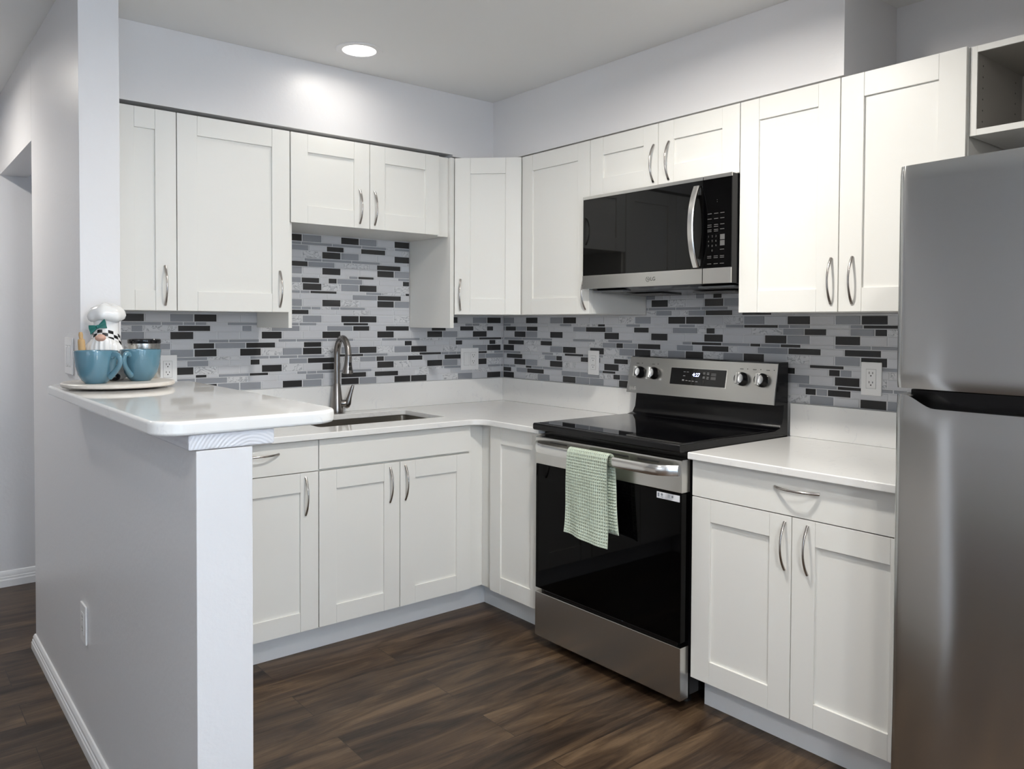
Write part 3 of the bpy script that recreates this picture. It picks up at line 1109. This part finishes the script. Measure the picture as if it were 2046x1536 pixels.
for r_, tr in enumerate(('123', '456', '789', ' 0 ')):
    for q, ch in enumerate(tr):
        if ch != ' ':
            m.text(ch, Matrix.Translation((.664 + q * .0165, yk - .0002, 1.663 - r_ * .0175)) @ FRONT, .0105, .0001, 1)
m.box(.715, .735, yk - .0003, yk, 1.649, 1.668, mi=2).box(.715, .735, yk - .0003, yk, 1.627, 1.646, mi=2)
m.text(':', Matrix.Translation((.701, yk - .0002, 1.793)) @ FRONT, .02, .0001, 1)
m.build('panel_glass', [OGLASS, mat('dim_print', (.09, .09, .09), .6), PRINTD], pm)

# ------------------------------------------------------------------ refrigerator
FY = -2.631
FWD = .757
c = thing('refrigerator', 'tall stainless steel top-freezer refrigerator', 'refrigerator', (0, FY, 0), R90)
MB().box(.004, FWD - .004, -.74, -.03, .03, 1.715, .004).build('body', GREYB, c)
for x in (.06, FWD - .06):
    for y in (-.68, -.1):
        MB().lathe([(.02, 0), (.02, .03)], (x, y, 0), seg=16).build('foot', BLACKM, c)


def fridge_door(name, z0, ztop, bulge):
    """front skin with rounded upright edges and a slight crown; ztop(x) its upper edge"""
    r, yf, yb = .02, .85, .755
    xs = [0] + [r * (1 - cos(pi / 2 * i / 6)) for i in range(1, 7)]
    xs += [r + (FWD - 2 * r) * i / 60 for i in range(1, 60)]
    xs += [FWD - x for x in xs[6::-1]]
    nz = 26
    rows = []
    for x in xs:
        e = min(x, FWD - x)
        drop = r - math.sqrt(max(0, r * r - (r - min(e, r)) ** 2))
        u = (x / FWD) * 2 - 1
        col = [(x, -yb, z0)]
        zt = ztop(x)
        for k in range(nz + 1):
            z = z0 + (zt - z0) * k / nz
            e2 = .006
            dz = 0
            if k == 0 or k == nz:
                dz = .004
            y = -yf + drop + dz + bulge(u, z)
            col.append((x, min(y, -yb - .002), z))
        col.append((x, -yb, zt))
        rows.append(col)
    m = MB().grid(rows)
    n = len(rows[0])
    m.f += [tuple(range(n)), tuple(len(m.v) - n + i for i in range(n))]
    m.mi += [0, 0]
    return m


def scoop(x):
    a, b = .022, .10
    t = min(1, max(0, (x - a) / (b - a)))
    return 1.168 - .030 * (3 * t * t - 2 * t ** 3)


def crown(u, z):
    return -.018 * (1 - u * u)


def crown_low(u, z):
    k = max(0, min(1, (1.168 - z) / 1.1))
    return -(.0235 + .011 * k) * (1 - u * u)


fridge_door('freezer_door', 1.184, lambda x: 1.731, crown).build('freezer_door', STEELD, c, 30)
fridge_door('fresh_food_door', .07, scoop, crown_low).build('fresh_food_door', STEELD, c, 30)
m = MB().box(.012, FWD - .012, -.785, -.74, .075, 1.178, .003)
m.build('handle_recess', BLACK, c)
MB().box(.008, FWD - .008, -.753, -.739, 1.18, 1.72).build('gasket', GREYP, c)
MB().box(.03, FWD - .03, -.72, -.70, .03, .07).build('toe_grille', BLACKM, c)

# ------------------------------------------------------------------ things on the bar
BZ = bz1
c = thing('tray', 'round pale wood turntable tray carrying the mugs and figurine', 'tray', (-2.243, -.935, BZ))
MB().lathe([(.105, .0003), (.107, .005), (.09, .0062)], seg=64).build('turntable_base', BLACKM, c)
MB().lathe([(.152, .0064), (.157, .010), (.157, .0165), (.1535, .0195), (.15, .0198), (.0, .0198)], seg=96, close=True).build('board', BOARD, c)
TZ = BZ + .0202


def mug(label, x, y, rot):
    t = thing('mug', label, 'mug', (x, y, TZ), rot, 'blue mugs on the tray')
    out = [(.0, .001), (.028, .0), (.030, .002), (.038, .010), (.047, .026), (.0535, .05), (.0565, .075), (.0582, .093), (.0578, .0955)]
    inn = [(.0555, .0945), (.0535, .075), (.0505, .05), (.044, .028), (.035, .013), (.0, .009)]
    MB().lathe(out + inn, seg=56, close=True).build('cup', MUG, t)
    pts = [(.0545, 0, .080), (.064, 0, .0845), (.075, 0, .082), (.0815, 0, .072), (.0815, 0, .060), (.076, 0, .048), (.066, 0, .036), (.056, 0, .026), (.0465, 0, .0185)]
    # smooth the loop
    P = [Vector(p) for p in pts]
    sm = []
    for i in range(len(P) - 1):
        a, b, c_, d_ = P[max(i - 1, 0)], P[i], P[i + 1], P[min(i + 2, len(P) - 1)]
        for q in range(4):
            t_ = q / 4
            sm.append(.5 * ((2 * b) + (-a + c_) * t_ + (2 * a - 5 * b + 4 * c_ - d_) * t_ ** 2 + (-a + 3 * b - 3 * c_ + d_) * t_ ** 3))
    sm.append(P[-1])
    MB().tube(sm, [.0072 - .0012 * sin(pi * i / (len(sm) - 1)) for i in range(len(sm))], 14, flat=1.25, upv=(0, 1, 0)).build('handle', MUG, t)
    return t


mug('blue glazed mug on the tray with its handle pointing at the other mug', -2.3195, -1.0, radians(-52))
mug('blue glazed mug in front of the metal canister, handle facing the viewer', -2.186, -.955, radians(-137))

c = thing('canister', 'brushed metal canister with a black lid behind the mugs', 'canister', (-2.146, -.838, TZ))
MB().lathe([(.047, 0), (.048, .002), (.048, .111)], seg=56).build('body', STEEL, c)
MB().lathe([(.049, .1112), (.0495, .113), (.0495, .123), (.047, .1255), (.0, .126)], seg=56, close=True).build('lid', BLACKG, c)
m = MB()
tx = 'FIN NUET'
for i, ch in enumerate(tx):
    if ch == ' ':
        continue
    a = radians(-114 + (i - 3.5) * 8.2)
    M = Matrix.Translation((.0482 * cos(a), .0482 * sin(a), .1045)) @ Matrix.Rotation(a + pi / 2, 4, 'Z') @ FRONT
    m.text(ch, M, .0085, .0002)
m.build('lettering', PRINT, c)

# chef gnome figurine
c = thing('gnome_figurine', 'white ceramic chef gnome with tall hat, teal bow and beard', 'figurine', (-2.2595, -.853, TZ), radians(-28))


def gl(name, mb, mt, par=c, ang=60):
    return mb.build(name, mt, par, ang)


m = MB().lathe([(.0, .0), (.045, .0), (.056, .006), (.060, .03), (.058, .06), (.050, .09), (.040, .115), (.030, .13), (.0, .132)], seg=44, close=True)
gl('body', m, CERAM)
# hat: checked band, sleeve and puffed crown
bandp = [(.0445, .112), (.0425, .122), (.0405, .132), (.0395, .142)]


def chk(k, i):
    return 1 if ((i // 3) + k) % 2 == 0 else 0


def tip(a, k, r, h):
    return r, h + .010 * (sin(a) * -.0) - .010 * abs(cos(a)) ** 1.5 * (1 - k / 3 * .4)


band = MB().lathe([(.036, .112)] + bandp + [(.03, .143)], seg=48, fn=lambda a, k, r, h: (r, h + .020 * max(0, -sin(a)) - .006), mi_fn=lambda k, i: chk(k, i) if 0 < k < 4 else 0, close=True)
gl('hat_band', band, [CERAM, BLACKG], ang=30)
m = MB().lathe([(.037, .135), (.0355, .150), (.035, .17), (.036, .184)], seg=44, close=True)
hat = gl('hat', m, CERAM)


def puff(a, k, r, h):
    return r * (1 + .045 * sin(a * 7) * (1 if h < .21 else .4)), h + .003 * sin(a * 3)


m = MB().lathe([(.030, .181), (.042, .182), (.050, .188), (.0535, .199), (.0515, .211), (.045, .221), (.034, .229), (.021, .2345), (.0, .2365)], seg=84, fn=puff, close=True)
gl('hat_crown', m, CERAM, hat)
# beard: fluted bib hanging from the nose
rows = []
for i in range(22):
    t_ = i / 21
    wv = .044 + .020 * sin(pi * min(1, t_ * 1.15)) - .034 * t_ ** 2.2
    z = .120 - t_ * .088
    row = []
    for j in range(41):
        u = -1 + 2 * j / 40
        groove = .0016 * sin(u * 26 + sin(t_ * 6) * .9)
        yy = -.053 - .014 * sin(pi * min(1, t_ + .12)) + .034 * u * u - groove
        row.append((u * wv, yy, z + .016 * (1 - u * u) * (1 - t_) - .004 * abs(u)))
    rows.append(row)
o = gl('beard', MB().grid(rows), CERAM)
md = o.modifiers.new('solid', 'SOLIDIFY')
md.thickness = .008
md.offset = -1
m = MB()
b = bmesh.new()
bmesh.ops.create_uvsphere(b, u_segments=24, v_segments=16, radius=1)
m.bm(b, 0, Matrix.Translation((.0, -.058, .1305)) @ Matrix.Diagonal((.0155, .0125, .0115, 1)))
gl('nose', m, SKIN)
# bow on the hat
m = MB()
for sgn in (-1, 1):
    rows = []
    for i in range(9):
        t_ = i / 8
        hw = .0045 + .0105 * t_ ** .8
        row = []
        for j in range(17):
            a = 2 * pi * j / 16
            row.append((sgn * (.003 + .023 * t_), -.004 * cos(a) * (1 - .3 * t_) - .001 * sin(a * 4), hw * sin(a) + sgn * .004 * t_))
        rows.append(row)
    m.grid(rows)
    m.add([rows[-1][j] for j in range(16)], [tuple(range(16))])
b = bmesh.new()
bmesh.ops.create_uvsphere(b, u_segments=14, v_segments=10, radius=1)
m.bm(b, 0, Matrix.Diagonal((.005, .0055, .006, 1)))
o = gl('bow', m, TEAL, hat)
o.location = (-.012, -.0435, .164)
o.rotation_euler = (0, radians(-14), radians(-10))
# rolling pin held upright, arms hidden behind the mugs
m = MB().lathe([(.0, 0), (.0045, .001), (.006, .006), (.005, .02), (.009, .022), (.0102, .03), (.0102, .082), (.009, .09), (.0052, .092), (.0062, .104), (.0045, .112), (.0, .113)], seg=20, close=True)
o = gl('rolling_pin', m, WOOD)
o.location = (-.048, -.058, .036)
o.rotation_euler = (0, radians(-4), 0)
b = bmesh.new()
bmesh.ops.create_uvsphere(b, u_segments=20, v_segments=14, radius=1)
gl('shoe', MB().bm(b, 0, Matrix.Translation((.042, -.060, .012)) @ Matrix.Diagonal((.0135, .02, .012, 1))), BLACKG)
b = bmesh.new()
bmesh.ops.create_uvsphere(b, u_segments=20, v_segments=14, radius=1)
gl('shoe', MB().bm(b, 0, Matrix.Translation((-.030, -.058, .012)) @ Matrix.Diagonal((.0135, .02, .012, 1))), BLACKG)
